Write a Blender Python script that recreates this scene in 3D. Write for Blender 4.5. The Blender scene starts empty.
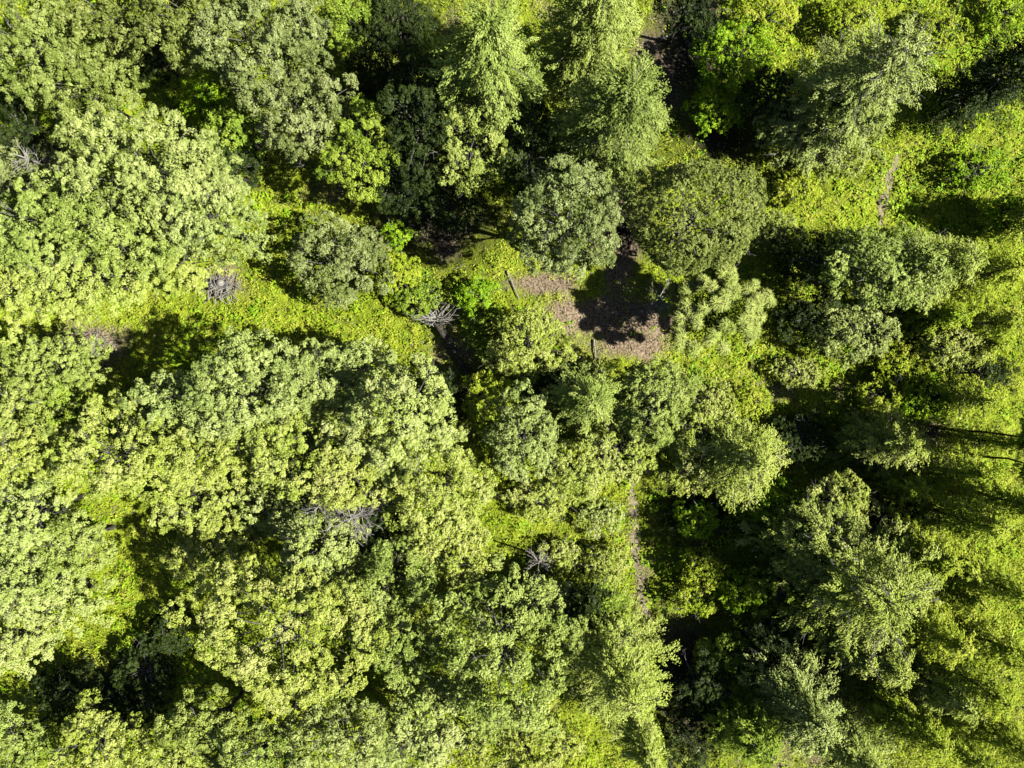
import bpy, math, random
import numpy as np
C = bpy.context.scene.collection
PI = math.pi
CAMZ = 70.0
FPX = 711.0
W, H_ = 1024, 768
rng = np.random.default_rng(7)
random.seed(7)

def at(px, py, z=0.0):
    """ground-plan position of something of height z first measured on the photograph"""
    k = (CAMZ - z) / FPX
    return ((px - W / 2) * k, (H_ / 2 - py) * k)

def px_of(x, y):
    return x * FPX / CAMZ + W / 2, H_ / 2 - y * FPX / CAMZ

def terrain(x, y):
    return (0.45 * np.sin(x * 0.07 + 1.0) * np.cos(y * 0.09 - 0.5) + 0.25 * np.sin(x * 0.21 + y * 0.17)
            + 0.12 * np.sin(x * 0.63 - y * 0.47 + 2.0))

# ------------------------------------------------------------------ materials
def new_mat(name):
    m = bpy.data.materials.new(name); m.use_nodes = True
    nt = m.node_tree
    for n in list(nt.nodes): nt.nodes.remove(n)
    out = nt.nodes.new('ShaderNodeOutputMaterial')
    return m, nt, out

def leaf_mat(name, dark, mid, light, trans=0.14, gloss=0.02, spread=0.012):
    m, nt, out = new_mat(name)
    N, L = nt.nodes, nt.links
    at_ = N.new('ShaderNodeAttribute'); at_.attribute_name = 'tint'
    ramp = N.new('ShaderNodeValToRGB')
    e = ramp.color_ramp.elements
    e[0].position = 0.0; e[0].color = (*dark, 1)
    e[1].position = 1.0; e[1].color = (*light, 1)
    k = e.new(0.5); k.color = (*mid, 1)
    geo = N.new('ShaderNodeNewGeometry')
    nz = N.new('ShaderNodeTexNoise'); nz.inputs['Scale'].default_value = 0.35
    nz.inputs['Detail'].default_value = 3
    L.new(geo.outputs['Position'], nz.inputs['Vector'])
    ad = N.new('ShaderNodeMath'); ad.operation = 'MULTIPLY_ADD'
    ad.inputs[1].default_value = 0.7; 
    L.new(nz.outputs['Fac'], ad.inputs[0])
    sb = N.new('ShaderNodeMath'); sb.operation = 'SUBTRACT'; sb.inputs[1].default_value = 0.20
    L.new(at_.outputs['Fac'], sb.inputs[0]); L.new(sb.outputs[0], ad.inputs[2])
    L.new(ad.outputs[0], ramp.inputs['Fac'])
    oi = N.new('ShaderNodeObjectInfo')
    hs = N.new('ShaderNodeHueSaturation')
    mr = N.new('ShaderNodeMapRange'); mr.inputs['To Min'].default_value = 0.5 - spread * 0.4; mr.inputs['To Max'].default_value = 0.5 + spread * 0.4
    L.new(oi.outputs['Random'], mr.inputs['Value']); L.new(mr.outputs[0], hs.inputs['Hue'])
    L.new(ramp.outputs['Color'], hs.inputs['Color'])
    df = N.new('ShaderNodeBsdfDiffuse'); L.new(hs.outputs['Color'], df.inputs['Color'])
    tr = N.new('ShaderNodeBsdfTranslucent')
    tc = N.new('ShaderNodeMix'); tc.data_type = 'RGBA'; tc.blend_type = 'MULTIPLY'; tc.inputs['Factor'].default_value = 1.0
    L.new(hs.outputs['Color'], tc.inputs[6]); tc.inputs[7].default_value = (0.95, 1.0, 0.35, 1)
    L.new(tc.outputs[2], tr.inputs['Color'])
    mx = N.new('ShaderNodeMixShader'); mx.inputs['Fac'].default_value = trans
    L.new(df.outputs[0], mx.inputs[1]); L.new(tr.outputs[0], mx.inputs[2])
    gl = N.new('ShaderNodeBsdfGlossy'); gl.inputs['Roughness'].default_value = 0.5
    gl.inputs['Color'].default_value = (0.85, 0.9, 0.75, 1)
    mx2 = N.new('ShaderNodeMixShader'); mx2.inputs['Fac'].default_value = gloss
    L.new(mx.outputs[0], mx2.inputs[1]); L.new(gl.outputs[0], mx2.inputs[2])
    L.new(mx2.outputs[0], out.inputs['Surface'])
    return m

def bark_mat(name, a, b, sc=6):
    m, nt, out = new_mat(name)
    N, L = nt.nodes, nt.links
    tc = N.new('ShaderNodeTexCoord')
    mp = N.new('ShaderNodeMapping'); mp.inputs['Scale'].default_value = (1, 1, 0.25)
    L.new(tc.outputs['Object'], mp.inputs['Vector'])
    nz = N.new('ShaderNodeTexNoise'); nz.inputs['Scale'].default_value = sc; nz.inputs['Detail'].default_value = 6
    L.new(mp.outputs[0], nz.inputs['Vector'])
    r = N.new('ShaderNodeValToRGB'); r.color_ramp.elements[0].position = .35; r.color_ramp.elements[1].position = .65
    r.color_ramp.elements[0].color = (*a, 1); r.color_ramp.elements[1].color = (*b, 1)
    L.new(nz.outputs['Fac'], r.inputs['Fac'])
    p = N.new('ShaderNodeBsdfPrincipled'); p.inputs['Roughness'].default_value = .85
    L.new(r.outputs[0], p.inputs['Base Color'])
    bp = N.new('ShaderNodeBump'); bp.inputs['Strength'].default_value = .6; bp.inputs['Distance'].default_value = .05
    L.new(nz.outputs['Fac'], bp.inputs['Height']); L.new(bp.outputs[0], p.inputs['Normal'])
    L.new(p.outputs[0], out.inputs['Surface'])
    return m

M = {
 'yellow': leaf_mat('yellow_green_leaves', (0.093,0.136,0.010), (0.628,0.780,0.098), (0.871,0.921,0.269)),
 'olive':  leaf_mat('olive_leaves', (0.056,0.087,0.010), (0.425,0.559,0.085), (0.773,0.885,0.227)),
 'sage':   leaf_mat('sage_green_leaves', (.05,.07,.016), (.29,.37,.085), (.66,.74,.27)),
 'duller': leaf_mat('soft_green_leaves', (0.049,.075,.010), (0.302,.40,.06), (0.662,.76,.20)),
 'dull':   leaf_mat('dull_green_leaves', (.05,.07,.010), (.27,.35,.055), (.60,.68,.18)),
 'grey':   leaf_mat('grey_green_leaves', (0.068,0.100,0.018), (0.491,0.624,0.137), (0.846,0.950,0.306)),
 'pale':   leaf_mat('pale_leaves', (0.120,0.175,0.022), (0.708,0.873,0.177), (0.875,0.921,0.350)),
 'mid':    leaf_mat('mid_green_leaves', (0.040,0.080,0.007), (0.324,0.504,0.040), (0.678,0.827,0.099)),
 'vivid':  leaf_mat('vivid_green_leaves', (0.040,0.100,0.004), (0.336,0.648,0.014), (0.657,0.912,0.045), trans=.15),
 'lime':   leaf_mat('lime_leaves', (0.078,0.130,0.005), (0.584,0.816,0.028), (0.908,0.950,0.117), trans=.22),
 'dark':   leaf_mat('shade_dark_leaves', (.008,.016,.003), (.028,.046,.008), (.10,.15,.028)),  # near-black tone paints the shade of the gaps into the foliage
 'needle': leaf_mat('yellow_green_needles', (0.049,0.080,0.005), (0.537,0.720,0.034), (0.888,0.950,0.126), trans=.18),
 'pine':   leaf_mat('pine_needles', (.12,.19,.02), (.53,.69,.10), (.88,.97,.27), gloss=.0),
 'dry':    leaf_mat('dry_grass_blades', (.20,.15,.05), (.60,.52,.20), (.92,.86,.50)),
}
BARK = bark_mat('grey_bark', (.05,.042,.032), (.17,.15,.12))
TWIG = bark_mat('pale_twig_bark', (.16,.145,.12), (.36,.34,.30), 3)
DEAD = bark_mat('weathered_deadwood', (.30,.27,.22), (.74,.70,.62), 9)
DKBARK = bark_mat('dark_bark', (.02,.016,.012), (.07,.055,.04))

# ------------------------------------------------------------------ mesh helpers
def mesh_from(name, V, F, mat, tint=None, parent=None, loc=None):
    me = bpy.data.meshes.new(name)
    V = np.asarray(V, dtype=np.float32); F = np.asarray(F, dtype=np.int32)
    k = F.shape[1]
    me.vertices.add(len(V)); me.vertices.foreach_set('co', V.ravel())
    me.loops.add(F.size); me.loops.foreach_set('vertex_index', F.ravel())
    me.polygons.add(len(F))
    me.polygons.foreach_set('loop_start', np.arange(0, F.size, k, dtype=np.int32))
    me.update(calc_edges=True)
    if tint is not None:
        a = me.attributes.new('tint', 'FLOAT', 'FACE'); a.data.foreach_set('value', np.asarray(tint, dtype=np.float32))
    me.materials.append(mat)
    o = bpy.data.objects.new(name, me); C.objects.link(o)
    if parent is not None: o.parent = parent
    if loc is not None: o.location = loc
    return o

def norm(a): return a / np.maximum(np.linalg.norm(a, axis=-1, keepdims=True), 1e-9)

HELIO = .42 * np.array([.69, -.16, .71])
class Leaves:
    def __init__(s): s.V = []; s.T = []
    def add(s, P, Nn, D, L, Wd, tint):
        """rhombic leaves: centre P, normal Nn, long direction D"""
        Nn = norm(norm(Nn) + HELIO); D = norm(D - Nn * np.sum(D * Nn, -1, keepdims=True)); B = np.cross(Nn, D)
        L = np.broadcast_to(L, (len(P),))[:, None]; Wd = np.broadcast_to(Wd, (len(P),))[:, None]
        q = np.stack([P - D * L / 2, P + B * Wd / 2 - D * L * .05, P + D * L / 2 - Nn * L * .12, P - B * Wd / 2 - D * L * .05], 1)
        s.V.append(q.reshape(-1, 3)); s.T.append(np.broadcast_to(tint, (len(P),)))
    def build(s, name, mat, parent=None, loc=None):
        V = np.concatenate(s.V); T = np.concatenate(s.T)
        F = np.arange(len(V)).reshape(-1, 4)
        return mesh_from(name, V, F, mat, T, parent, loc)

def rdir(n, zmin=-1.0, zmax=1.0):
    z = rng.uniform(zmin, zmax, n); a = rng.uniform(0, 2 * PI, n); r = np.sqrt(1 - z * z)
    return np.stack([r * np.cos(a), r * np.sin(a), z], 1)

class Tubes:
    def __init__(s): s.V = []; s.F = []; s.n = 0
    def add(s, pts, rad, k=6):
        pts = np.asarray(pts, float); n = len(pts)
        T = norm(np.gradient(pts, axis=0)); up = np.array([0, 0, 1.0])
        if abs(T[0][2]) > .9: up = np.array([1.0, 0, 0])
        A = norm(np.cross(T, up)); B = np.cross(T, A)
        th = np.arange(k) * 2 * PI / k
        ring = pts[:, None] + (A[:, None] * np.cos(th)[None, :, None] + B[:, None] * np.sin(th)[None, :, None]) * np.asarray(rad)[:, None, None]
        s.V.append(ring.reshape(-1, 3))
        for i in range(n - 1):
            for j in range(k):
                a = s.n + i * k + j; b = s.n + i * k + (j + 1) % k
                s.F.append((a, b, b + k, a + k))
        s.V.append(pts[-1:]); tip = s.n + n * k
        for j in range(0, k, 2):
            s.F.append((s.n + (n - 1) * k + j, s.n + (n - 1) * k + (j + 1) % k, s.n + (n - 1) * k + (j + 2) % k, tip))
        s.n += n * k + 1
    def build(s, name, mat, parent=None, loc=None):
        return mesh_from(name, np.concatenate(s.V), s.F, mat, None, parent, loc)

def curve(a, b, n=5, sag=0.0, wob=0.1):
    a = np.asarray(a, float); b = np.asarray(b, float); t = np.linspace(0, 1, n)[:, None]
    p = a + (b - a) * t; L = np.linalg.norm(b - a)
    p[1:-1] += rng.normal(0, wob * L / n, (n - 2, 3))
    p[:, 2] += sag * L * (np.sin(t[:, 0] * PI))
    return p

def thing(name, label, cat, group, loc):
    o = bpy.data.objects.new(name, None); C.objects.link(o)
    o.empty_display_size = .3
    o.location = loc; o['label'] = label; o['category'] = cat
    if group: o['group'] = group
    return o

SCALE = 1.0      # leaf density
# ------------------------------------------------------------------ trees
def broad_crown(rx, ry, rz, zc, style='lobed', lobe=1.5, leaf=.30, gap=.25, inner=True, smooth=False):
    """an uneven dome of leafy boughs; returns leaves and bough centres"""
    lv = Leaves()
    ph = rng.uniform(0, 2 * PI, 8); am = rng.uniform(.04, .11, 4)
    def R(d):
        az = np.arctan2(d[:, 1], d[:, 0])
        return (1 + am[0] * np.sin(2 * az + ph[0]) + am[1] * np.sin(3 * az + ph[1]) + am[2] * np.sin(5 * az + ph[2])
                + am[3] * .8 * np.sin(8 * az + ph[3]) + .09 * np.sin(4 * d[:, 2] + 2 * az + ph[4]))
    area = 2 * PI * ((rx * ry) ** .8 + 2 * (rx * rz) ** .8) / 3
    nl = int(max(14, area / (lobe * lobe) * 1.25))
    d = rdir(nl * 4, -.35, .98)
    # thin out so that boughs keep apart
    keep = []
    S = np.array([rx, ry, rz]); Pp = d * S
    for i in range(len(d)):
        if all(np.sum((Pp[i] - Pp[j]) ** 2) > (lobe * .85) ** 2 for j in keep): keep.append(i)
        if len(keep) >= nl: break
    d = d[keep]; nl = len(d)
    rr = R(d) * rng.uniform(.68, 1.0, nl)
    if smooth: rr = (1 + (R(d) - 1) * .45) * rng.uniform(.92, 1.0, nl)
    Lc = d * S * rr[:, None]
    Lr = lobe * rng.uniform(.65, 1.15, nl)
    alive = rng.random(nl) > gap * .4
    Lc2, Lr2, d2 = Lc[alive], Lr[alive], d[alive]
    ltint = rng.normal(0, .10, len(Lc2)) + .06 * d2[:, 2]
    # tufts on the upper outer face of each bough
    per = 14
    idx = np.repeat(np.arange(len(Lc2)), per)
    u = norm(rdir(len(idx), -.25, 1) + d2[idx] * .55)
    if style == 'feather':
        out = norm(d2[idx] * np.array([1, 1, .15]))
        s_ = rng.uniform(-.9, 1.25, len(idx))[:, None]
        side = np.cross(out, [0, 0, 1.0])
        Tc = Lc2[idx] + (out * s_ + side * rng.normal(0, .42, len(idx))[:, None] * (1.35 - np.abs(s_)) + np.array([0, 0, 1.]) * (.28 * rng.random(len(idx))[:, None] - .25 * s_ ** 2)) * Lr2[idx][:, None]
        tr = Lr2[idx] * rng.uniform(.20, .36, len(idx))
    else:
        Tc = Lc2[idx] + u * (Lr2[idx] * rng.uniform(.55, .95, len(idx)))[:, None] * np.array([1, 1, .8])
        tr = Lr2[idx] * rng.uniform(.19, .37, len(idx))
    tt = ltint[idx] + rng.normal(0, .07, len(idx))
    q = max(5, int(9.5 * SCALE * (lobe / leaf) ** 2 / 25 * 1.6))
    j = np.repeat(np.arange(len(idx)), q)
    v = norm(rdir(len(j), -.2, 1) + .35 * u[j])
    P = Tc[j] + v * (tr[j] * rng.uniform(.6, 1.08, len(j)))[:, None] * np.array([1, 1, .75])
    Nn = norm(v * 1.0 + np.array([0, 0, .25]) + rng.normal(0, .36, (len(j), 3)))
    D = rng.normal(0, 1, (len(j), 3)) + d2[idx][j] * .8
    sz = leaf * rng.lognormal(-.05, .33, len(j))
    lv.add(P, Nn, D, sz, sz * .62, np.clip(.40 + tt[j] + .16 * v[:, 2] + rng.normal(0, .15, len(j)), 0, 1))  # tuft undersides and lower boughs tinted darker: painted self-shadow
    # inner leaves tinted dark: painted shade that gives the crown depth
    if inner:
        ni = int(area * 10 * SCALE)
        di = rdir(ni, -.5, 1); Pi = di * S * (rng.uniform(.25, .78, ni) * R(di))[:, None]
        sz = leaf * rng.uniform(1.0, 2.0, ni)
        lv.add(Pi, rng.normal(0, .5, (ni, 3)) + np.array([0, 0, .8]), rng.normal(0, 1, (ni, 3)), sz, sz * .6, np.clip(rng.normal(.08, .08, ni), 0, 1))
    for a in lv.V: a[:, 2] += zc
    Lc = Lc + np.array([0, 0, zc])
    return lv, Lc, d

def conifer_crown(H, Rr, z0, droop=.25, leaf=.3, nb=None, dens=1.0, power=.6, flat=False):
    lv = Leaves()
    gap = .72 if Rr > 2 else .5
    nlev = max(5, int((H - z0) / gap))
    BA = []
    ph0 = rng.uniform(0, 6.28)
    for i in range(nlev):
        f = np.clip((i + rng.uniform(-.35, .35)) / nlev, 0, 1); z = z0 + (H - z0) * f * .985
        L0 = Rr * (1 - f) ** power * (0.8 + .2 * min(1, f * 5))
        nbr = max(4, int(4.5 + 3.4 * L0 / 3))
        for b in range(nbr):
            az = ph0 + i * 2.4 + b * 2 * PI / nbr + rng.normal(0, .22)
            Lb = max(.3, L0 * rng.uniform(.55, 1.2) * (1 + .16 * math.sin(3 * az + ph0)))
            BA.append((az, z, Lb, f))
    BA = np.array(BA)
    # tufts strung along every branch
    nt_ = np.maximum(3, (BA[:, 2] * 2.3 + 1).astype(int))
    bi = np.repeat(np.arange(len(BA)), nt_)
    az, z, Lb, f = BA[bi].T
    s = rng.uniform(.12, 1, len(bi)) ** .75
    lat = rng.uniform(-1, 1, len(bi)) * np.minimum(.34 * Lb * np.sin(np.clip((1 - s) * 2.4 + .2, 0, 2)), .85)
    o = np.stack([np.cos(az), np.sin(az), 0 * az], 1); sd = np.stack([-np.sin(az), np.cos(az), 0 * az], 1)
    Tc = o * (Lb * s)[:, None] + sd * lat[:, None]
    Tc[:, 2] = z + (.12 + .45 * f) * Lb * np.sin(s * PI * .6) - droop * Lb * s ** 2 - .2 * np.abs(lat) + rng.normal(0, .06, len(bi))
    tl = rng.uniform(.34, .62, len(bi)) * (1 if Rr > 2 else .75)
    ax = norm(o + sd * (lat * .9)[:, None] + rng.normal(0, .15, o.shape))
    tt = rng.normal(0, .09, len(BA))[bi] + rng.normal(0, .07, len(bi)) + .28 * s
    q = int(34 * dens * SCALE)
    j = np.repeat(np.arange(len(bi)), q)
    v = norm(rdir(len(j), -.15, 1))
    e = ax[j] * np.sum(v * ax[j], 1, keepdims=True)
    P = Tc[j] + (v * .55 + e * .8) * (tl[j] * rng.uniform(.5, 1.05, len(j)))[:, None]
    D = ax[j] * .9 + v * .6 + rng.normal(0, .3, v.shape)
    Nn = v * .8 + np.array([0, 0, .6]) + rng.normal(0, .3, v.shape)
    sz = leaf * rng.uniform(.7, 1.3, len(j))
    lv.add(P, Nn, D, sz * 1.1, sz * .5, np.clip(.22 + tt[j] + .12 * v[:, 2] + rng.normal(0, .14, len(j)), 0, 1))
    return lv, BA

def tree_trunk(tb, Htop, r0, lean=(0, 0)):
    n = 9; t = np.linspace(0, 1, n)
    p = np.stack([lean[0] * t + rng.normal(0, .05, n), lean[1] * t + rng.normal(0, .05, n), -.4 + (Htop + .4) * t], 1)
    rad = r0 * (1 - .86 * t) * np.where(t < .08, 1.35, 1.0)
    tb.add(p, rad, 9)
    return p

def label_name(kind):
    return {'B': 'broadleaf_tree', 'F': 'broadleaf_tree', 'D': 'round_tree', 'C': 'conifer_tree', 'P': 'pine_tree', 'S': 'shrub'}[kind]

def make_tree(px, py, rx, ry, H, kind, col, label, rz=None, lobe=None, leaf=None, gap=.25, group=None, twigs=8, droop=.25, power=.55, z0=None, dens=1.0, tips=0):
    if kind == 'C':
        if col == 'needle': H *= .92
        rx *= 1.1; ry *= 1.1
        zc = H * .8                        # the place measured is near the tip
        x, y = at(px, py, zc); k = (CAMZ - H * .4) / FPX
        Rr = (rx + ry) / 2 * k
        base = (x, y, float(terrain(x, y)))
        t = thing('conifer_tree', label, 'conifer', group, base)
        lv, BA = conifer_crown(H, Rr, z0 if z0 is not None else H * .10, droop, leaf or .19, power=power, dens=dens)
        c = lv.build('crown', M[col], t)
        tb = Tubes(); tree_trunk(tb, H * .98, .12 + H * .011); tb.build('trunk', BARK, t)
        bt = Tubes()
        sel = rng.choice(len(BA), min(len(BA), 70 if rx > 25 else 30), replace=False)
        for i in sel:
            az, z, Lb, f = BA[i]
            s = np.linspace(0.0, .93, 5)
            p = np.stack([np.cos(az) * Lb * s, np.sin(az) * Lb * s, z + (.12 + .45 * f) * Lb * np.sin(s * PI * .6) - droop * Lb * s ** 2], 1)
            bt.add(p, (.035 + .012 * Lb) * (1 - .8 * s), 4)
            if rng.random() < tips:
                o_ = np.array([math.cos(az), math.sin(az), .12])
                for _ in range(5):
                    m = p[rng.integers(2, 5)]
                    bt.add(curve(m, m + norm(o_ + rng.normal(0, .5, 3) + np.array([0, 0, .3])) * rng.uniform(.6, 1.5), 4, 0, .25), np.linspace(.04, .015, 4), 4)
        bt.build('branches', TWIG, t)
        return t
    big = rx > 22
    if rz is None: rz = min(H * .40, max(H * .28, 0.5 * (rx + ry) * .075))
    zc = H - rz
    x, y = at(px, py, zc); k = (CAMZ - zc) / FPX
    wx, wy = rx * k, ry * k
    base = (x, y, float(terrain(x, y)))
    nm = {'B': 'broadleaf_tree', 'F': 'broadleaf_tree', 'D': 'round_tree', 'P': 'pine_tree', 'S': 'shrub'}[kind]
    cat = {'S': 'shrub', 'P': 'pine tree'}.get(kind, 'tree')
    t = thing(nm, label, cat, group, base)
    if kind == 'P':
        lv = Leaves(); n = 105
        d = rdir(n, -.15, 1); c0 = d * np.array([wx, wy, rz]) * (rng.uniform(.72, 1.0, n) * (1 + .12 * np.sin(5 * np.arctan2(d[:, 1], d[:, 0]))))[:, None]
        c0[:, 2] += zc
        j = np.repeat(np.arange(n), 230); v = norm(rdir(len(j), -.3, 1) + d[j] * .3)
        ln = rng.uniform(.5, .78, len(j)); P = c0[j] + v * (ln * .5)[:, None]
        lv.add(P, rng.normal(0, .6, (len(j), 3)) + np.array([0, 0, 1.0]), v, ln, .075, np.clip(.8 + rng.normal(0, .1, n)[j] + rng.normal(0, .12, len(j)), 0, 1))
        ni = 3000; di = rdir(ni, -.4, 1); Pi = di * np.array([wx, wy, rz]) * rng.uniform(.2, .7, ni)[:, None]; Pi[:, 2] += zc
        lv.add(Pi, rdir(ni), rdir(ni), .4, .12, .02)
        lv.build('crown', M[col], t)
        Lc = c0[:60]; d = d[:60]
    else:
        lobe = lobe or (1.2 if kind in 'BF' else (1.0 if kind == 'D' else .8))
        if kind == 'S': lobe = min(lobe, .75)
        leaf = leaf or (.155 if kind != 'D' else .15)
        lv, Lc, d = broad_crown(wx, wy, rz, zc, 'feather' if kind == 'F' else 'lobed', lobe, leaf, gap, smooth=(kind == 'D'))
        lv.build('crown', M[col], t)
    tb = Tubes(); tp = tree_trunk(tb, zc + rz * .35, .10 + H * .013 if kind != 'S' else .07); tb.build('trunk' if kind != 'S' else 'stem', BARK, t)
    bt = Tubes()
    nb = min(len(Lc), 34 if big else 14)
    limb = rng.choice(len(Lc), nb, replace=False)
    for i in limb:
        h0 = rng.uniform(.35, .95) * (zc + rz * .3)
        a = np.array([0, 0, min(h0, max(Lc[i][2] - .4, .3))])
        p = curve(a, Lc[i], 5, .08, .12)
        bt.add(p, np.linspace(.08 if big else .05, .02, 5), 5)
    # bare twigs breaking through the leaves
    for i in rng.choice(limb, min(nb, twigs), replace=False):
        dd = norm(d[i] * np.array([1, 1, .6]) + rng.normal(0, .3, 3))
        b = Lc[i] + dd * rng.uniform(.6, 1.4)
        mt = curve(Lc[i], b, 5, 0, .3); bt.add(mt, np.linspace(.032, .012, 5), 4)
        for _ in range(3):
            m = mt[rng.integers(1, 4)]
            bt.add(curve(m, m + norm(dd + rng.normal(0, .7, 3)) * rng.uniform(.4, .9), 3, 0, .3), np.linspace(.022, .01, 3), 4)
    bt.build('branches', TWIG, t)
    return t

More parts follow.
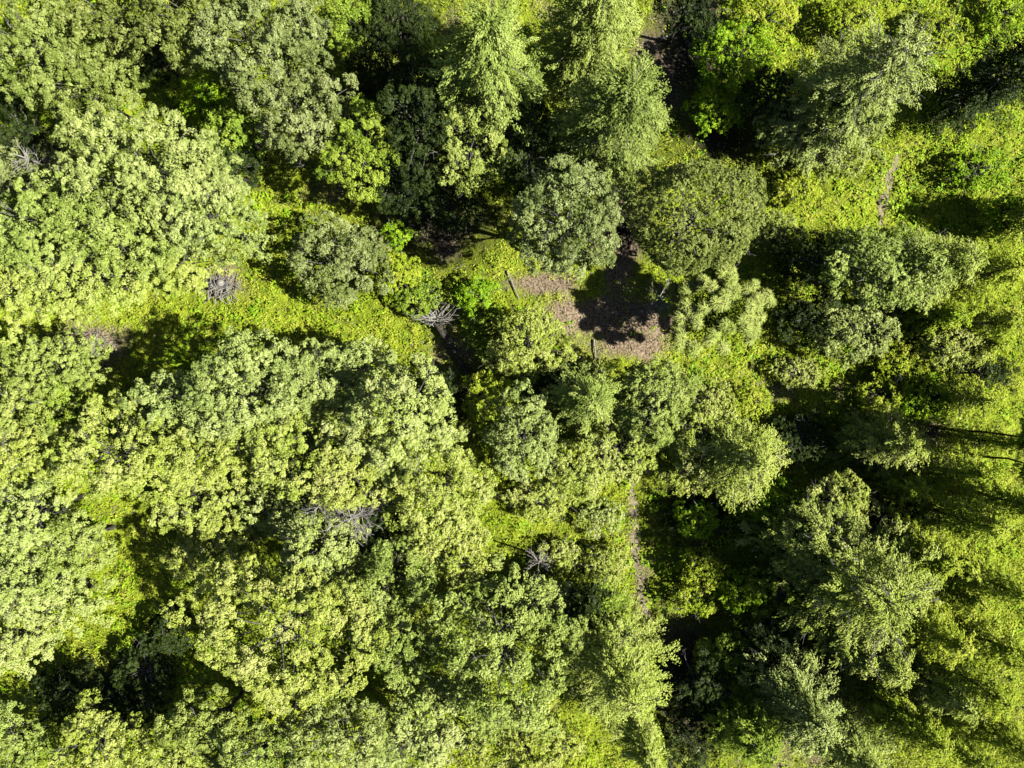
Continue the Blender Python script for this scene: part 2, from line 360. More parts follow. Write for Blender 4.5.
#TREES#
exec_trees = [
# px, py, rx, ry, H, kind, colour, label, extras
# --- top left
(30,45,62,52,14,'F','duller','dull olive crown filling the top left corner of the wood',{}),
(112,18,45,38,13,'F','dull','olive crown at the top edge, right of the corner tree',{}),
(85,88,52,38,13,'F','duller','layered olive crown just above the big pale domed tree',{}),
(205,28,52,42,15,'B','dull','grey-green crown at the top edge right of a black gap',{}),
(270,50,60,52,16,'B','sage','broad grey-green crown, widest of the upper left group',{'twigs':16}),
(305,118,44,40,13,'B','sage','grey-green crown sloping down to the grassy clearing at upper left',{'twigs':14}),
(240,130,30,26,9,'B','mid','small shaded green tree under the edge of the grey-green group',{}),
(198,100,42,26,6,'C','vivid','vivid green young fir in the dark slot between two big crowns',{'droop':.1,'z0':.3}),
(22,130,34,30,9,'B','dark','dark tree in shadow near the left edge above the pale twiggy patch',{}),
(22,172,34,26,9,'F','sage','grey-green tree with bare twigs at the left edge',{'twigs':26}),
(145,165,78,48,17,'F','grey','large pale domed crown with scalloped layers at upper left',{}),
(205,215,52,45,14,'F','grey','pale feathery crown touching the grassy clearing, right of the domed tree',{'twigs':14}),
(110,225,58,48,15,'F','olive','yellow-green layered crown right below the domed tree',{}),
(40,225,52,48,14,'F','olive','yellow-green crown at the left edge below the twiggy grey tree',{}),
(165,262,52,32,10,'F','yellow','low yellow-green crown beside the bleached stump',{}),
(85,278,55,36,12,'F','yellow','broad yellow-green crown above the tan dry patch on the left',{}),
(18,290,38,40,12,'F','yellow','rounded crown against the left edge at mid height of the picture',{}),
# --- top centre
(350,18,24,22,9,'B','mid','small green tree at the top edge between two black gaps',{}),
(358,152,33,42,12,'B','mid','fresh green rounded tree standing alone at the edge of the black shade',{}),
(338,262,48,42,7,'B','sage','low grey-green bushy tree in the middle of the grassy clearing',{'lobe':1.0,'twigs':14}),
(398,236,12,10,4,'S','vivid','small blue-green bush right of the grey bushy tree',{}),
(490,48,58,58,22,'C','olive','tall yellow-green tree rising to the top edge, left of two others',{'power':.42,'z0':3}),
(425,120,34,60,15,'B','dark','dark shaded tree tucked against the left flank of the tall yellow-green tree',{'rz':5}),
(385,70,30,28,8,'B','dark','low dark tree in the shade between the fresh green tree and the tall one',{}),
(470,150,34,36,13,'B','olive','olive lower bough-like tree at the foot of the tall yellow-green tree',{'twigs':14}),
(603,-8,54,54,20,'C','olive','yellow-green crown cut by the top edge, right of the tallest tree',{'power':.42}),
(624,104,60,60,21,'C','duller','tall broad crown lit on its right side, overhanging black shade',{'power':.42,'z0':3}),
(566,222,48,50,17,'B','sage','silver-grey crown at the lower end of the tall central trees',{'lobe':1.1,'twigs':14}),
(528,150,26,60,12,'B','dark','shaded crown squeezed between the two tallest trees',{}),
(693,220,58,50,17,'D','dull','dense smooth dome-shaped tree with fine close foliage, left of the shrubby slope',{'rz':7.5,'gap':.0,'lobe':.65,'leaf':.14}),
# --- pine
(714,312,50,43,10.5,'P','pine','open pine with pale starry needle tufts beside the bare brown ground',{'rz':3.6}),
# --- top right
(735,60,36,40,6,'B','vivid','vivid green low leafy tree near the top, left of the grey conifer',{'lobe':.9}),
(762,18,34,26,6,'B','lime','lime green shrubby tree touching the top edge right of the brown gap',{'lobe':.9}),
(712,112,24,22,4,'S','vivid','small vivid bush in front of the brown earthy gap near the top',{}),
(890,62,60,60,19,'C','grey','grey twiggy conifer with radiating bare branch tips over the bright slope',{'leaf':.18,'droop':.12,'tips':.8}),
(845,105,36,34,12,'B','olive','olive tree half in the shade below and left of the grey conifer',{'twigs':16}),
(790,130,32,24,6,'B','grey','small grey-green sapling clump standing in the dark shade near the dome tree',{'lobe':.9,'twigs':16}),
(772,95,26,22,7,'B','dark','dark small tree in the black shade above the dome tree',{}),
(835,160,30,16,3.5,'S','olive','olive bush between the dome tree and the sandy track at top right',{}),
(795,190,26,14,3,'S','lime','yellowish low bush right of the dome tree',{}),
(925,250,26,16,3,'S','olive','low olive bush at the lower end of the sandy track',{}),
(770,232,24,15,3,'S','olive','small olive bush lying against the lower right of the dome tree',{}),
(1040,52,40,40,16,'C','dark','dark conifer at the right edge near the top corner throwing a long shadow',{}),
# --- right
(1050,210,30,30,10,'C','needle','conifer mostly beyond the right edge below the long shadow',{}),
(880,268,62,36,13,'B','olive','wide olive tree at the right whose left half is in shade',{'rz':3.2,'leaf':.18,'gap':.4,'twigs':16}),
(815,262,46,24,5,'B','dark','shaded low tree in the gloom right of the pine',{}),
(962,262,42,38,13,'C','yellow','yellow-green spreading conifer next to the wide olive tree at the right',{'droop':.2}),
(1012,268,34,42,14,'C','needle','yellow-green conifer at the right edge above the dark gap',{}),
(852,335,38,28,5,'B','grey','grey-green feathery small tree below the wide olive tree',{'lobe':.9,'twigs':14}),
(812,318,30,22,4,'B','dark','dark leafy tree right of the pine, in its shadow',{}),
(958,315,30,22,9,'C','lime','lime young conifer between the bright green hollow and the right-hand trees',{}),
(1000,345,30,18,8,'C','needle','narrow conifer at the right edge above the black gap with trunks',{}),
(905,355,30,22,3.5,'S','lime','lime leafy thicket above the bright green hollow',{}),
(925,395,34,24,3.5,'S','vivid','vivid green bramble thicket in the hollow at the right',{}),
(880,395,24,18,3,'S','lime','lime bush at the left rim of the bright green hollow',{}),
(755,462,50,46,14,'C','yellow','yellow-green conifer left of the black oval shadow',{'leaf':.18}),
(700,440,34,34,9,'B','yellow','pale yellow-green tree between the brown ground and the oval shadow',{'lobe':1.0}),
(906,446,42,34,10.5,'C','yellow','yellow-green conifer leaning over the black oval shadow from the right',{'leaf':.18}),
(985,400,34,26,10,'C','needle','conifer at the right edge between two sets of thin dark trunk lines',{}),
(975,475,40,26,13,'C','needle','spreading yellowish conifer at the right edge below the thin dark trunks',{}),
(915,490,32,20,10,'C','needle','small conifer below the tree that leans over the oval shadow',{}),
(1020,445,24,22,13,'C','needle','conifer cut by the right edge, level with the thin dark trunks',{}),
(835,505,36,24,8,'B','yellow','low yellow-green tree above the big twiggy conifer',{'lobe':1.0}),
(765,500,36,16,5,'B','vivid','vivid low tree at the top of the large black shade right of the footpath',{'lobe':.8}),
(690,470,30,20,6,'B','yellow','small yellow-green tree right where the footpath begins',{'lobe':.9}),
(985,525,44,30,15,'C','needle','bright conifer at the right edge, level with the top of the twiggy one',{}),
(940,560,40,30,15,'C','needle','yellow-green conifer pressed against the right side of the twiggy one',{}),
(878,595,88,76,16,'C','yellow','largest twiggy conifer with pale bare branchlets, lower right',{'leaf':.18,'droop':.12,'power':.5,'tips':.8}),
(820,545,40,34,10,'B','olive','olive crown covering the upper left shoulder of the largest twiggy conifer',{'twigs':20}),
(1010,590,36,34,17,'C','needle','conifer cut by the right edge below the bright one',{}),
(948,640,40,36,17,'C','needle','conifer touching the lower right of the largest twiggy one',{}),
(890,665,46,36,13,'C','yellow','yellow conifer under the lower skirt of the largest twiggy one',{}),
(985,690,44,40,18,'C','needle','conifer with drooping sprays near the lower right corner',{}),
(925,735,38,34,16,'C','needle','conifer at the bottom edge left of the corner',{}),
(1020,750,36,36,18,'C','needle','conifer in the bottom right corner',{}),
(815,722,62,50,14,'C','grey','dark-sided conifer lit along its lower edge, at the bottom right of the path',{'leaf':.2,'droop':.3}),
(760,745,50,44,13,'C','mid','conifer at the bottom edge inside the large black shade',{'leaf':.2}),
(865,765,50,34,15,'C','olive','conifer cut by the bottom edge between two others at right',{}),
(740,590,26,18,4,'S','vivid','vivid bush in the sunlit gap of the large black shade',{}),
(700,570,24,16,3.5,'S','lime','lime bush right of the footpath beside the black shade',{}),
(695,600,20,12,3,'S','lime','small lime bush at the lower end of the sunlit gap',{}),
(775,590,32,24,5,'B','mid','green tree half lit under the left side of the largest twiggy conifer',{}),
(695,520,24,16,3,'S','vivid','low vivid bush in shade right of the footpath',{}),
(1015,320,34,30,11,'C','needle','small conifer at the right edge above the black gap with trunks',{}),
(955,345,26,20,6,'B','yellow','low bright tree right of the lime thicket at the right',{'lobe':.8}),
(1015,215,26,20,5,'B','vivid','vivid low tree at the right edge below the long shadow',{'lobe':.8}),
(1008,500,32,28,13,'C','needle','conifer at the right edge between the spreading one and the bright one',{}),
(970,600,34,30,14,'C','needle','conifer between the two that flank the twiggy one on its right',{}),
(1008,650,34,32,16,'C','needle','conifer at the right edge above the drooping one',{}),
(955,700,34,32,15,'C','yellow','yellow conifer left of the drooping one',{}),
(970,755,34,32,16,'C','needle','conifer at the bottom edge just left of the corner conifer',{}),
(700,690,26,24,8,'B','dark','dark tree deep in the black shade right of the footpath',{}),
(690,740,30,26,7,'B','dark','shade-painted low tree at the bottom edge right of the footpath',{}),
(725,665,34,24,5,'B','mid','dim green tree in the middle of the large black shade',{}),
# --- middle left
(55,365,44,28,10,'F','olive','olive crown below the tan dry patch at the left',{}),
(15,405,34,32,11,'F','olive','olive crown at the left edge, lower of two olive ones',{'twigs':16}),
(60,415,32,28,8,'B','mid','mid green tree between the olive edge tree and the pale group',{}),
(30,455,34,30,11,'F','yellow','yellow-green crown at the left edge below the olive ones',{}),
(172,400,32,26,12,'B','grey','grey-green tree whose top edge throws a scalloped shadow on the grass',{'lobe':1.1}),
(250,388,58,48,15,'B','grey','large grey-green crown right of the scalloped shadow',{'lobe':1.2,'gap':.15,'twigs':12}),
(320,385,36,40,11,'B','grey','grey-green crown joining the large one to its right',{'lobe':1.1}),
(120,450,58,48,13,'F','yellow','wide bright crown below the grey-green tree with the scalloped shadow',{}),
(205,448,48,36,12,'F','yellow','bright crown directly under the large grey-green one',{'gap':.35}),
(290,450,48,40,13,'B','yellow','bright crown in the centre left, above a row of bare twigs',{}),
(400,420,58,56,15,'B','pale','large pale crown left of the small bright sapling in the centre',{'lobe':1.2,'twigs':14}),
(360,370,36,26,9,'B','grey','grey-green lower tree above the large pale crown',{}),
(345,470,44,36,13,'B','yellow','yellow-green crown at the lower left of the large pale one',{}),
(440,490,50,40,13,'B','yellow','bright dense crown below the large pale one',{'lobe':1.1}),
(195,500,46,26,7,'F','yellow','low bright crown above the open lime grass at lower left',{'lobe':1.1}),
(280,508,40,22,6,'B','pale','pale low crown beside the row of bare grey twigs',{'twigs':26}),
# --- centre
(528,345,34,34,7,'B','yellow','round bright yellow-green tree in the centre, beside the bare brown ground',{'lobe':1.0,'gap':.1}),
(496,338,24,22,3,'B','mid','green shaded tree behind the round bright one',{'lobe':.9}),
(490,405,22,32,7,'B','lime','small lime sapling between two dark gaps in the centre',{'lobe':.8}),
(524,435,32,42,11,'B','grey','silver-grey tree below the round bright one',{'lobe':1.0}),
(590,398,34,48,13,'C','olive','olive conifer standing below the brown ground',{}),
(655,405,36,42,10,'B','olive','olive tree right of the olive conifer, below the brown ground',{'lobe':1.0}),
(620,450,34,26,8,'B','yellow','low yellow-green tree above the start of the footpath',{'lobe':.9}),
(575,470,36,28,9,'B','yellow','yellow-green tree just right of the silver-grey one',{'lobe':.9}),
(420,300,20,16,2.5,'S','mid','green bush above the bleached root plate',{}),
(480,298,22,18,3,'S','vivid','blue-green bush right of the bleached root plate',{}),
(395,275,26,20,3,'S','lime','lime bush between the clearing and the root plate',{}),
(540,500,28,18,3,'B','yellow','pale yellow-green bush at the top of the bright central glade',{'lobe':.7,'twigs':14}),
(600,518,20,14,2,'B','pale','pale bush left of the faint footpath, in the bright central glade',{'lobe':.7,'twigs':14}),
(560,556,22,13,2,'B','yellow','low yellow-green bush in the middle of the bright central glade',{'lobe':.65,'twigs':14}),
(607,565,22,18,2.6,'B','yellow','low yellow-green bush touching the left side of the faint footpath',{'lobe':.65}),
(700,400,34,18,2.6,'B','yellow','low sunlit bush at the foot of the bare brown ground, below the pine',{'lobe':.65}),
(745,402,26,14,2.4,'B','lime','low lime bush above the yellow-green conifer left of the oval shadow',{'lobe':.65}),
(800,372,28,12,2,'B','yellow','low yellow-green bush on the dry strip between pine and bright hollow',{'lobe':.6}),
(655,385,26,14,2.6,'B','olive','low olive bush at the lower rim of the bare brown ground',{'lobe':.6}),
(935,30,28,20,2.6,'B','lime','low lime bush on the bright slope above the long shadow at top right',{'lobe':.7}),
(975,170,30,18,2.4,'B','vivid','low vivid bush on the bright slope below the long shadow at top right',{'lobe':.7}),
(1000,15,26,20,3,'B','vivid','vivid bush in the top right corner',{'lobe':.7}),
(850,20,30,18,3,'B','lime','lime bush at the top edge left of the grey conifer',{'lobe':.7}),
(150,668,30,26,4,'B','dark','shade-painted low tree in the black shade left of the largest rounded crown',{'lobe':.9}),  # rows from here: shade of the black gaps painted into leaf colour
(175,628,22,22,4,'B','dark','shade-painted shrubby tree at the upper end of the T-shaped black shadow',{'lobe':.9}),
(72,690,34,24,4,'B','dark','shade-painted low tree in the left arm of the T-shaped black shadow',{'lobe':.9}),
(140,705,30,20,4,'B','dark','shade-painted low tree right of the small bright tree at bottom left',{'lobe':.9}),
(398,18,34,24,9,'B','dark','shade-painted tree at the top edge just left of the tall yellow-green tree',{}),
(685,8,26,22,9,'B','dark','shade-painted tree at the top edge over the brown earthy gap',{}),
(395,175,30,34,8,'B','dark','shade-painted tree in deep shade right of the fresh green tree standing alone',{}),
(450,205,34,24,7,'B','dark','shade-painted low tree in deep shade above the fallen tree',{}),
(225,168,34,18,8,'B','dark','shade-painted tree in the black slot below the grey-green group at upper left',{}),
(150,50,20,24,9,'B','dark','shade-painted tree in the black gap between the two groups at top left',{}),
(375,530,24,26,8,'B','dark','shade-painted tree in the black gap right of the bare radiating branches',{}),
(440,395,16,22,6,'B','dark','shade-painted small tree in the gap at the foot of the fallen tree',{'lobe':.8}),
(560,378,34,12,5,'B','dark','shade-painted low tree in the gap under the round bright tree in the centre',{'lobe':.8}),
(590,610,22,26,8,'B','dark','shade-painted tree between the twiggy olive crown and the tall bright conifer',{'lobe':.9}),
(795,435,32,22,3,'B','dark','shade-painted low growth tree inside the black oval shadow',{'lobe':.8}),
(905,520,30,14,5,'B','dark','shade-painted low tree in the black gap above the right flank of the twiggy conifer',{'lobe':.8}),
(985,372,30,14,5,'B','dark','shade-painted low tree in the black gap at the right edge above the thin trunks',{'lobe':.8}),
(920,690,26,20,6,'B','dark','shade-painted tree in the black gap between the lower right conifers',{'lobe':.9}),
(775,650,24,26,6,'B','dark','shade-painted tree in the blackest pocket left of the dark-sided conifer',{'lobe':.9}),
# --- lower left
(30,510,36,32,11,'F','pale','pale crown at the left edge above a small black gap',{}),
(75,540,32,28,9,'B','olive','olive tree right of the small black gap at left',{'twigs':20}),
(25,570,38,32,10,'F','pale','pale feathery crown at the left edge below the small black gap',{}),
(65,600,36,26,7,'F','pale','low pale feathery tree left of the T-shaped black shadow',{}),
(20,635,34,30,8,'F','pale','faint pale tree low on the left edge',{}),
(215,545,46,26,6,'B','yellow','yellow-green low crown above the T-shaped black shadow',{'lobe':1.1}),
(285,630,92,74,16,'B','yellow','largest rounded crown at lower left, lit all over and overhanging black shade',{'lobe':1.35,'rz':5.5,'gap':.15,'twigs':12}),
(325,545,44,34,11,'B','pale','pale crown above the largest rounded one',{'twigs':22}),
(105,735,36,34,10,'B','yellow','small bright tree alone in the black shade at bottom left',{'lobe':1.1}),
(60,755,30,22,7,'B','mid','green tree at the bottom edge left of the small bright one',{}),
(15,740,26,34,9,'B','olive','green tree in the bottom left corner',{}),
(215,725,44,34,11,'B','olive','olive clumpy tree below the largest rounded crown at lower left',{'gap':.45}),
(185,760,44,30,11,'B','yellow','bright tufted tree cut by the bottom edge left of centre',{'gap':.4}),
(265,750,42,34,13,'B','olive','olive tufted tree at the bottom edge under the largest rounded crown',{'gap':.4}),
(335,735,46,38,13,'B','grey','grey-green tree at the bottom edge right of the tufted olive one',{'twigs':18}),
# --- lower centre
(395,575,42,40,12,'B','olive','olive crown right of the black gap with bare twigs',{'lobe':1.1}),
(400,640,40,34,12,'B','olive','olive crown between the largest rounded one and the greyish one',{'lobe':1.1}),
(450,545,42,36,11,'B','yellow','yellow-green crown above the large greyish twiggy one',{'lobe':1.0}),
(395,690,30,20,5,'S','lime','bright lime bush in a pocket between lower crowns',{}),
(440,715,50,40,11,'B','pale','pale washed-out crown at the bottom centre',{'lobe':1.0,'leaf':.18}),
(395,750,40,28,10,'B','grey','grey-green crown cut by the bottom edge at centre left',{'twigs':16}),
(505,650,70,82,17,'B','olive','large greyish olive crown full of bare twigs, bottom centre',{'lobe':1.1,'rz':6,'gap':.35,'twigs':40,'leaf':.18}),
(520,745,50,30,12,'B','yellow','yellow-green crown at the bottom edge under the twiggy olive one',{'lobe':1.1}),
(572,755,26,22,6,'B','lime','lime tree at the bottom edge next to a thin dark trunk',{'lobe':.9}),
(628,690,42,72,19,'C','yellow','tall bright conifer with a dark left side, beside the lower end of the footpath',{'leaf':.18}),
(600,620,30,24,8,'B','mid','green tree in the shade at the head of the tall bright conifer',{}),
(650,765,30,26,17,'C','yellow','bright conifer at the bottom edge beside the tall one',{}),
(545,600,28,20,6,'B','pale','pale thin bushy tree in the bright glade',{'lobe':.9,'twigs':18}),
]
for e in exec_trees:
    make_tree(*e[:8], **e[8])

# ------------------------------------------------------------------ deadwood
def dead_tree(name, label, cat, x, y, top, r0, nbr, blen, group=None, spread=1.0):
    z = float(terrain(x, y))
    t = thing(name, label, cat, group, (x, y, z))
    tb = Tubes(); p = curve((0, 0, -.3), top, 8, 0, .12); tb.add(p, np.linspace(r0, r0 * .35, 8), 9); tb.build('trunk', DEAD, t)
    bt = Tubes()
    for i in range(nbr):
        f = rng.uniform(.35, 1); a = p[min(7, int(f * 7))]
        d = norm(np.array([rng.normal(0, 1), rng.normal(0, 1), rng.uniform(-.1, .7)]))
        b = a + d * blen * rng.uniform(.5, 1.1)
        q = curve(a, b, 5, 0, .25); bt.add(q, np.linspace(.042, .012, 5), 4)
        for _ in range(3):
            k = q[rng.integers(1, 4)]
            bt.add(curve(k, k + norm(d + rng.normal(0, .6, 3)) * blen * .4, 3, 0, .3), np.linspace(.03, .01, 3), 4)
    bt.build('branches', DEAD, t)
    return t

def P0(px, py, z=0): x, y = at(px, py, z); return x, y
# root plate with its fallen trunk in the centre
x, y = P0(437, 322)
t = thing('fallen_tree', 'fallen tree with a bleached splayed root plate in the centre of the picture', 'fallen tree', None, (x, y, float(terrain(x, y))))
x2, y2 = P0(468, 374)
tb = Tubes(); tb.add(curve((0, 0, .8), (x2 - x, y2 - y, .35), 8, 0, .06), np.linspace(.42, .26, 8), 10); tb.build('trunk', BARK, t)
rt = Tubes()
for i in range(85):
    a = rng.uniform(0, 2 * PI); d = np.array([math.cos(a), math.sin(a) * .6 + .35, rng.uniform(-.25, .7)])
    q = curve((rng.normal(0, .25), .1 + rng.normal(0, .2), .8), np.array([0, .1, .8]) + d * rng.uniform(1.2, 3.0), 6, 0, .3)
    rt.add(q, np.linspace(.075, .014, 6), 5)
rt.build('roots', DEAD, t)
for (px, py, n, L, lab) in [
    (222, 284, 90, 1.4, 'bleached splintered stump heap at the edge of the grassy clearing, upper left'),
    (88, 345, 70, 1.1, 'grey brush heap on the tan dry patch at the left')]:
    x, y = P0(px, py); t = thing('brush_heap', lab, 'brush heap', None, (x, y, float(terrain(x, y))))
    b = Tubes()
    for i in range(n):
        a = rng.uniform(0, PI); c = np.array([rng.normal(0, .8), rng.normal(0, .6), rng.uniform(.1, 1.0)])
        v = np.array([math.cos(a), math.sin(a), rng.normal(0, .2)]) * L * rng.uniform(.4, 1)
        b.add(curve(c - v, c + v, 5, 0, .2), np.linspace(.05, .012, 5), 5)
    b.build('sticks', DEAD, t)
    k = Tubes(); k.add([(0, 0, -.3), (0.05, 0, .5), (.1, .05, 1.1)], [.45, .36, .30], 10); k.build('stump', DEAD, t)
dead_tree('dead_tree', 'dead grey tree of bare radiating branches above the largest rounded crown', 'dead tree', *P0(348, 515, 12), (.3, -.3, 13), .2, 60, 2.6)
dead_tree('dead_tree', 'fine pale dead twigs spreading over crowns left of the bare radiating branches', 'dead tree', *P0(318, 508, 10), (.2, .1, 11.5), .16, 50, 2.4)
dead_tree('dead_tree', 'bare grey dead tree poking out beside the pine over black shade', 'dead tree', *P0(655, 302, 6), (.2, .2, 8), .16, 34, 1.8)
dead_tree('dead_tree', 'dead bare treetop showing in the pale glade at the bottom centre', 'dead tree', *P0(542, 565, 3), (-.4, .8, 6), .13, 22, 1.5)
dead_tree('dead_tree', 'small bare dead tree at the left edge in front of the twiggy grey tree', 'dead tree', *P0(35, 165, 8), (-.2, .2, 10.5), .16, 34, 1.8)
dead_tree('dead_tree', 'bare dead top at the upper edge above the grey-green group', 'dead tree', *P0(300, 8, 8), (.2, .2, 11), .16, 34, 1.8)
for (a, b, r, lab) in [
    ((507, 272), (519, 300), .09, 'thin bleached log on the shaded brown earth below the silver-grey crown'),
    ((593, 340), (595, 360), .09, 'short grey log on the bare brown ground left of the pine'),
    ((536, 545), (552, 577), .12, 'slender pale log slanting in the bright glade'),
    ((660, 40), (700, 20), .16, 'fallen log in the brown earthy gap at the top'),
    ((570, 352), (602, 372), .12, 'broken pole at the lower rim of the bare brown ground')]:
    (x, y), (x2, y2) = P0(*a), P0(*b)
    z = float(terrain(x, y)) + .2; z2 = float(terrain(x2, y2)) + .2
    tb = Tubes(); tb.add(curve((0, 0, 0), (x2 - x, y2 - y, z2 - z), 6, 0, .08), np.linspace(r, r * .6, 6), 8)
    o = tb.build('fallen_log', DEAD, None, (x, y, z)); o['label'] = lab; o['category'] = 'log'; o['group'] = 'fallen logs on the forest floor'
# thin bare-trunked trees on the right edge
for (px, py, H, lab) in [
    (940, 428, 17, 'upper thin bare dark trunk reaching to the right edge'),
    (948, 451, 17, 'middle thin bare dark trunk reaching to the right edge'),
    (945, 490, 16, 'lower thin bare dark trunk reaching to the right edge'),
    (893, 541, 13, 'thin dark trunk slanting beside the bright conifer at right'),
    (985, 650, 15, 'thin dark trunk near the lower right corner')]:
    x, y = P0(px, py); z = float(terrain(x, y)); t = thing('thin_conifer', lab, 'tree', 'thin bare trunks at the right', (x, y, z))
    tb = Tubes(); tree_trunk(tb, H, .15); tb.build('trunk', DKBARK, t)
    lv, BA = conifer_crown(H, 1.9, H * .72, .2, .28, dens=1.2); lv.build('crown', M['needle'], t)

# ------------------------------------------------------------------ ground
BROWN = [(600,316,50,17,1),(540,284,40,11,.9),(640,320,38,18,.8),(630,345,34,13,.8),(450,245,30,20,.6),(410,200,35,60,.25),(690,30,36,50,.9),(660,70,30,50,.9),(480,20,200,30,.35),
         (75,345,40,20,.8),(222,284,22,18,.7),(455,350,34,28,.6),(330,190,40,14,.4),(940,445,30,35,.5),(620,230,30,60,.9),(640,700,1,1,0),
         (800,760,60,60,.5),(425,740,36,20,.4),(690,680,40,80,.6)]
DRYP = [(610,325,70,34,.8),(640,350,45,20,.7),(700,385,60,20,.4),(790,388,60,11,.9),(735,375,50,12,.6),(885,190,6,40,1),(868,190,22,12,.6),(900,160,14,20,.4),(100,340,35,18,.9),(280,225,40,16,.35),(560,580,26,40,.45),(410,740,40,24,.5),(915,420,30,18,.5),(100,515,50,10,.3),(632,520,10,50,.7),(645,600,12,45,.9),(385,235,24,16,.5),(300,200,30,10,.4)]
SHADE = [(385,22,55,26),(400,120,60,110),(440,225,75,42),(690,50,40,75),(622,232,38,24),(240,150,40,28),(150,45,40,30),(700,515,55,35),(695,690,55,70),(110,690,60,40),(560,385,50,16),(470,400,26,36),(900,520,40,18),(375,545,35,35),(800,435,36,22),(900,700,90,60),(720,140,60,40)]  # zones of painted ground shade, with thinner grass
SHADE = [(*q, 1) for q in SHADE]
VIV = [(915,385,60,40,1),(745,55,60,60,.9),(295,300,60,30,.4),(700,560,60,70,.9),(960,70,90,70,.75),(980,200,80,60,.85),(880,190,60,50,.5),(450,290,40,30,.6),(270,215,40,20,.5),(200,350,60,30,.6),(960,480,60,80,.5),(170,640,60,50,.6),(820,440,60,40,.6)]
def field(px, py, blobs):
    v = np.zeros_like(px)
    for (a, b, ra, rb, w) in blobs:
        v = np.maximum(v, w * np.exp(-(((px - a) / ra) ** 2 + ((py - b) / rb) ** 2) * .9))
    return v
def wob(x, y, s, seed=0):
    r = np.random.default_rng(seed); v = 0
    for i in range(6):
        a = r.uniform(0, 2 * PI); k = s * r.uniform(.6, 2.4)
        v = v + np.sin((x * math.cos(a) + y * math.sin(a)) * k + r.uniform(0, 6.28))
    return v / 6
PATHS = [[(628,470),(633,500),(636,540),(640,580),(646,620),(652,660)], [(898,150),(893,175),(886,200),(880,228)]]
def path_d(x, y):
    d = np.full(x.shape, 1e9)
    for pl in PATHS:
        for (a, b) in zip(pl[:-1], pl[1:]):
            ax, ay = at(*a); bx, by = at(*b)
            t = np.clip(((x - ax) * (bx - ax) + (y - ay) * (by - ay)) / ((bx - ax) ** 2 + (by - ay) ** 2), 0, 1)
            d = np.minimum(d, np.hypot(x - ax - t * (bx - ax), y - ay - t * (by - ay)))
    return d

gx = np.concatenate([[-900, -400, -150, -100], np.arange(-80, 80.1, .5), [100, 150, 400, 900]])
gy = np.concatenate([[-900, -400, -150, -90], np.arange(-65, 65.1, .5), [90, 150, 400, 900]])
X, Y = np.meshgrid(gx, gy); Z = terrain(X, Y)
V = np.stack([X.ravel(), Y.ravel(), Z.ravel()], 1); nx, ny = len(gx), len(gy)
ii = (np.arange(ny - 1)[:, None] * nx + np.arange(nx - 1)[None]).ravel()
F = np.stack([ii, ii + 1, ii + 1 + nx, ii + nx], 1)
m, nt, out = new_mat('forest_floor'); N, L = nt.nodes, nt.links
geo = N.new('ShaderNodeNewGeometry')
n1 = N.new('ShaderNodeTexNoise'); n1.inputs['Scale'].default_value = .9; n1.inputs['Detail'].default_value = 8; n1.inputs['Roughness'].default_value = .7
n2 = N.new('ShaderNodeTexNoise'); n2.inputs['Scale'].default_value = 5; n2.inputs['Detail'].default_value = 6
L.new(geo.outputs['Position'], n1.inputs['Vector']); L.new(geo.outputs['Position'], n2.inputs['Vector'])
soil = N.new('ShaderNodeValToRGB'); L.new(n2.outputs['Fac'], soil.inputs['Fac'])
soil.color_ramp.elements[0].position = .35; soil.color_ramp.elements[0].color = (.20, .13, .075, 1)
soil.color_ramp.elements[1].position = .68; soil.color_ramp.elements[1].color = (.74, .56, .38, 1)
grs = N.new('ShaderNodeValToRGB'); L.new(n1.outputs['Fac'], grs.inputs['Fac'])
grs.color_ramp.elements[0].position = .35; grs.color_ramp.elements[0].color = (.14, .20, .012, 1)
grs.color_ramp.elements[1].position = .65; grs.color_ramp.elements[1].color = (.62, .74, .04, 1)
sa = N.new('ShaderNodeAttribute'); sa.attribute_name = 'bare'
mx = N.new('ShaderNodeMix'); mx.data_type = 'RGBA'; L.new(sa.outputs['Fac'], mx.inputs['Factor'])
L.new(grs.outputs[0], mx.inputs[6]); L.new(soil.outputs[0], mx.inputs[7])
p = N.new('ShaderNodeBsdfPrincipled'); p.inputs['Roughness'].default_value = .95
shade_at = N.new('ShaderNodeAttribute'); shade_at.attribute_name = 'painted_shade'
shade_mix = N.new('ShaderNodeMix'); shade_mix.data_type = 'RGBA'; L.new(shade_at.outputs['Fac'], shade_mix.inputs['Factor']); L.new(mx.outputs[2], shade_mix.inputs[6]); shade_mix.inputs[7].default_value = (.022, .018, .010, 1)  # ground colour pulled to near-black where shade is painted in
L.new(shade_mix.outputs[2], p.inputs['Base Color'])
bp = N.new('ShaderNodeBump'); bp.inputs['Distance'].default_value = .2; L.new(n2.outputs['Fac'], bp.inputs['Height']); L.new(bp.outputs[0], p.inputs['Normal'])
L.new(p.outputs[0], out.inputs['Surface'])
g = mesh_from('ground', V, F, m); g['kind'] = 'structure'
PX, PY = px_of(X.ravel(), Y.ravel())
bare = field(PX, PY, BROWN) + .4 * field(PX, PY, DRYP) + .45 * wob(X.ravel(), Y.ravel(), 1.2, 3)
bare = np.clip((bare - .25) * 2.2, 0, 1)
sh = g.data.attributes.new('painted_shade', 'FLOAT', 'POINT'); sh.data.foreach_set('value', field(PX, PY, SHADE).astype(np.float32))
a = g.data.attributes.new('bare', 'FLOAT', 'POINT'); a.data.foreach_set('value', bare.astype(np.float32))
g.data.polygons.foreach_set('use_smooth', np.ones(len(F), bool))

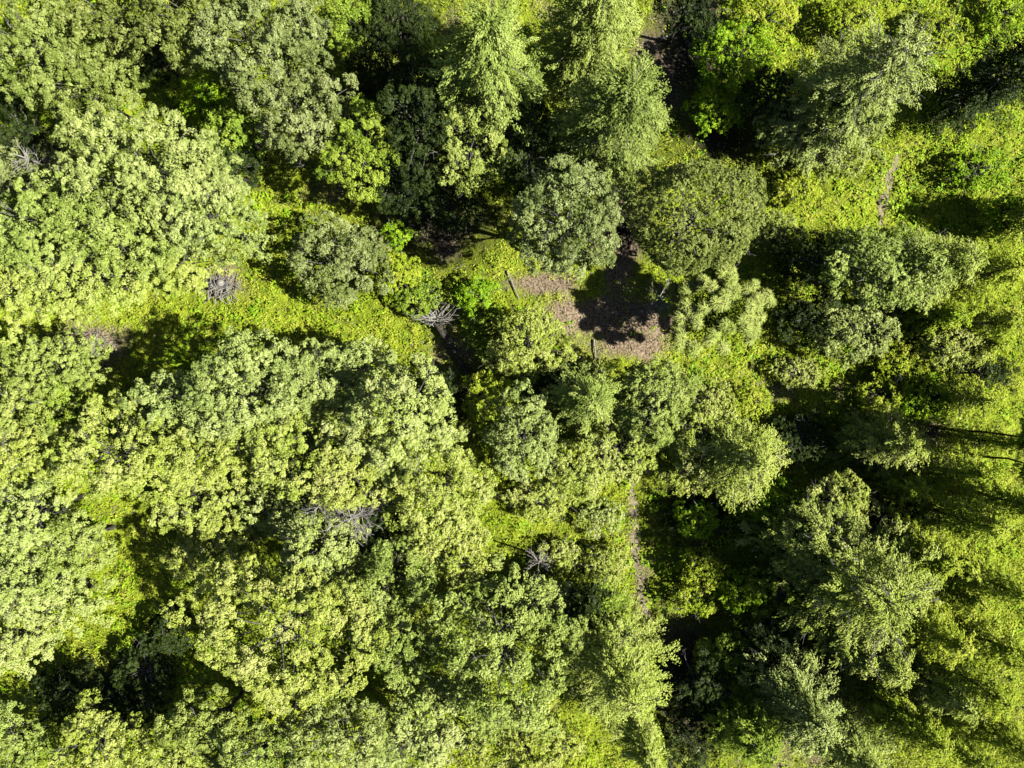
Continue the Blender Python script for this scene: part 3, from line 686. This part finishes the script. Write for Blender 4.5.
# sandy footpaths, thin sheets on the ground
PM, nt, out = new_mat('sandy_path'); N, L = nt.nodes, nt.links
n1 = N.new('ShaderNodeTexNoise'); n1.inputs['Scale'].default_value = 4; n1.inputs['Detail'].default_value = 8
geo = N.new('ShaderNodeNewGeometry'); L.new(geo.outputs['Position'], n1.inputs['Vector'])
r = N.new('ShaderNodeValToRGB'); r.color_ramp.elements[0].position = .3; r.color_ramp.elements[1].position = .7
r.color_ramp.elements[0].color = (.30, .24, .13, 1); r.color_ramp.elements[1].color = (.62, .53, .34, 1)
L.new(n1.outputs['Fac'], r.inputs['Fac'])
p = N.new('ShaderNodeBsdfPrincipled'); p.inputs['Roughness'].default_value = .95; L.new(r.outputs[0], p.inputs['Base Color']); L.new(p.outputs[0], out.inputs['Surface'])
for pl in PATHS:
    pts = np.array([at(*q) for q in pl]); tt = np.linspace(0, len(pl) - 1, 60)
    c = np.stack([np.interp(tt, range(len(pl)), pts[:, k]) for k in (0, 1)], 1)
    c += np.stack([.12 * np.sin(tt * 5), 0 * tt], 1)
    tg = norm(np.gradient(c, axis=0)); sd = np.stack([-tg[:, 1], tg[:, 0]], 1)
    w = (.36 + .14 * np.sin(tt * 7) + rng.normal(0, .09, 60)) * np.clip(np.minimum(tt, tt[-1] - tt) * 1.6, .08, 1)
    V = []
    for s in (-1, -.33, .33, 1):
        q = c + sd * (w * s)[:, None]; V.append(np.column_stack([q, terrain(q[:, 0], q[:, 1]) + .03]))
    V = np.concatenate(V); F = []
    for k in range(3):
        for i in range(59): F.append((k * 60 + i, k * 60 + i + 1, (k + 1) * 60 + i + 1, (k + 1) * 60 + i))
    o = mesh_from('path', V, F, PM); o['kind'] = 'structure'

# ground cover: tufts of blades and broad low leaves
def cover(name, label, cat, mat, n_t, per, prob, h, sz, wr, flat, seed):
    global rng
    x = rng.uniform(-62, 62, n_t); y = rng.uniform(-47, 47, n_t); px, py = px_of(x, y)
    pr = prob(px, py, x, y); k = rng.random(n_t) < pr; k &= path_d(x, y) > rng.uniform(-.15, .5, n_t)
    x, y = x[k], y[k]; n = len(x); hh = h * rng.uniform(.4, 1.3, n) * np.clip(1 + 2.4 * wob(x, y, 2.4, seed) + .8 * wob(x, y, .6, seed + 4), .12, 3.2)
    tint = .54 + .28 * wob(x, y, .5, seed + 1) + .22 * wob(x, y, 1.8, seed + 2) + rng.normal(0, .13, n)
    j = np.repeat(np.arange(n), per)
    rad = rng.normal(0, .26, (len(j), 2))
    zz = terrain(x[j], y[j]) + hh[j] * np.maximum(.1, (1 - 1.2 * np.hypot(*rad.T))) * rng.uniform(.5, 1.1, len(j))
    P = np.column_stack([x[j] + rad[:, 0], y[j] + rad[:, 1], zz])
    out = np.column_stack([rad, np.zeros(len(j))])
    D = out * 2 + rng.normal(0, .6, (len(j), 3)) + np.array([0, 0, .8 - flat])
    Nn = np.array([0, 0, flat * 1.6]) + out * 1.5 + rng.normal(0, .3, (len(j), 3))
    s = sz * rng.uniform(.6, 1.4, len(j))
    lv = Leaves(); lv.add(P, Nn, D, s, s * wr, np.clip(tint[j] + rng.normal(0, .15, len(j)), 0, 1))
    o = lv.build(name, mat); o['label'] = label; o['category'] = cat; o['kind'] = 'stuff'
def bf(px, py): return np.clip(field(px, py, BROWN) * 1.3, 0, 1)
cover('meadow_grass', 'bright yellow-green grass and weeds covering the open ground', 'grass', M['lime'], 60000, 10,
      lambda px, py, x, y: np.clip(1.0 - bf(px, py) - .8 * field(px, py, VIV) - .6 * field(px, py, DRYP) - .9 * field(px, py, SHADE), 0.02, 1), .55, .26, .3, .6, 11)
cover('leafy_undergrowth', 'vivid green leafy undergrowth between the trees', 'undergrowth', M['vivid'], 30000, 9,
      lambda px, py, x, y: np.clip(field(px, py, VIV) + .22 + .25 * wob(x, y, .35, 5) - .8 * bf(px, py) - .45 * field(px, py, SHADE), 0.02, 1), .6, .27, .6, .9, 21)
cover('dry_grass', 'straw-coloured dry grass beside the paths and bare patches', 'dry grass', M['dry'], 34000, 7,
      lambda px, py, x, y: np.clip(field(px, py, DRYP) + .14 + .2 * wob(x, y, .5, 9) + .30 * field(px, py, BROWN), 0.02, 1), .2, .28, .16, .5, 31)

# twigs, needles and bits of bark strewn on the bare ground
n = 26000; x = rng.uniform(-55, 55, n); y = rng.uniform(-42, 42, n); px, py = px_of(x, y)
k = rng.random(n) < np.clip(field(px, py, BROWN) * 1.2 + field(px, py, DRYP) * .35, 0, 1); x, y = x[k], y[k]; n = len(x)
lv = Leaves(); an = rng.uniform(0, 2 * PI, n); ln = rng.lognormal(-1.3, .6, n)
lv.add(np.column_stack([x, y, terrain(x, y) + rng.uniform(.03, .14, n)]), np.array([0, 0, 1.]) + rng.normal(0, .25, (n, 3)), np.column_stack([np.cos(an), np.sin(an), rng.normal(0, .15, n)]), ln, np.minimum(.09, .02 + ln * .22), np.clip(rng.normal(.4, .3, n), 0, 1))
o = lv.build('twig_litter', leaf_mat('litter', (.07, .05, .035), (.42, .33, .25), (.80, .72, .62), trans=.02)); o['label'] = 'pale twigs and litter strewn over the bare brown ground'; o['category'] = 'litter'; o['kind'] = 'stuff'

# ------------------------------------------------------------------ light, camera
AZ, EL = math.radians(-13), math.radians(45)
s = bpy.data.lights.new('sun', 'SUN'); s.energy = 5.0; s.angle = math.radians(.5); s.color = (1, .985, .90)
so = bpy.data.objects.new('sun', s); C.objects.link(so)
from mathutils import Vector
so.rotation_euler = Vector((math.cos(EL) * math.cos(AZ), math.cos(EL) * math.sin(AZ), math.sin(EL))).to_track_quat('Z', 'Y').to_euler()
so.location = (60, -20, 60)
w = bpy.data.worlds.new('World'); bpy.context.scene.world = w; w.use_nodes = True
nt = w.node_tree; bg = nt.nodes['Background']; sk = nt.nodes.new('ShaderNodeTexSky'); sk.sky_type = 'NISHITA'; sk.sun_disc = False
sk.sun_elevation = EL; sk.sun_rotation = math.radians(103)
nt.links.new(sk.outputs[0], bg.inputs['Color']); bg.inputs['Strength'].default_value = .035
cd = bpy.data.cameras.new('camera'); cam = bpy.data.objects.new('camera', cd); C.objects.link(cam)
cam.location = (0, 0, CAMZ); cam.rotation_euler = (0, 0, 0)
cd.sensor_width = 36; cd.lens = 36 * FPX / W; cd.clip_end = 3000
sc = bpy.context.scene; sc.camera = cam
sc.view_settings.view_transform = 'Standard'; sc.view_settings.look = 'None'; sc.view_settings.exposure = 0
sc.render.engine = 'CYCLES'
sc.cycles.max_bounces = 4; sc.cycles.diffuse_bounces = 0; sc.cycles.glossy_bounces = 1; sc.cycles.transmission_bounces = 3
sc.cycles.caustics_reflective = False; sc.cycles.caustics_refractive = False
print('faces', sum(len(o.data.polygons) for o in sc.objects if o.type == 'MESH'))
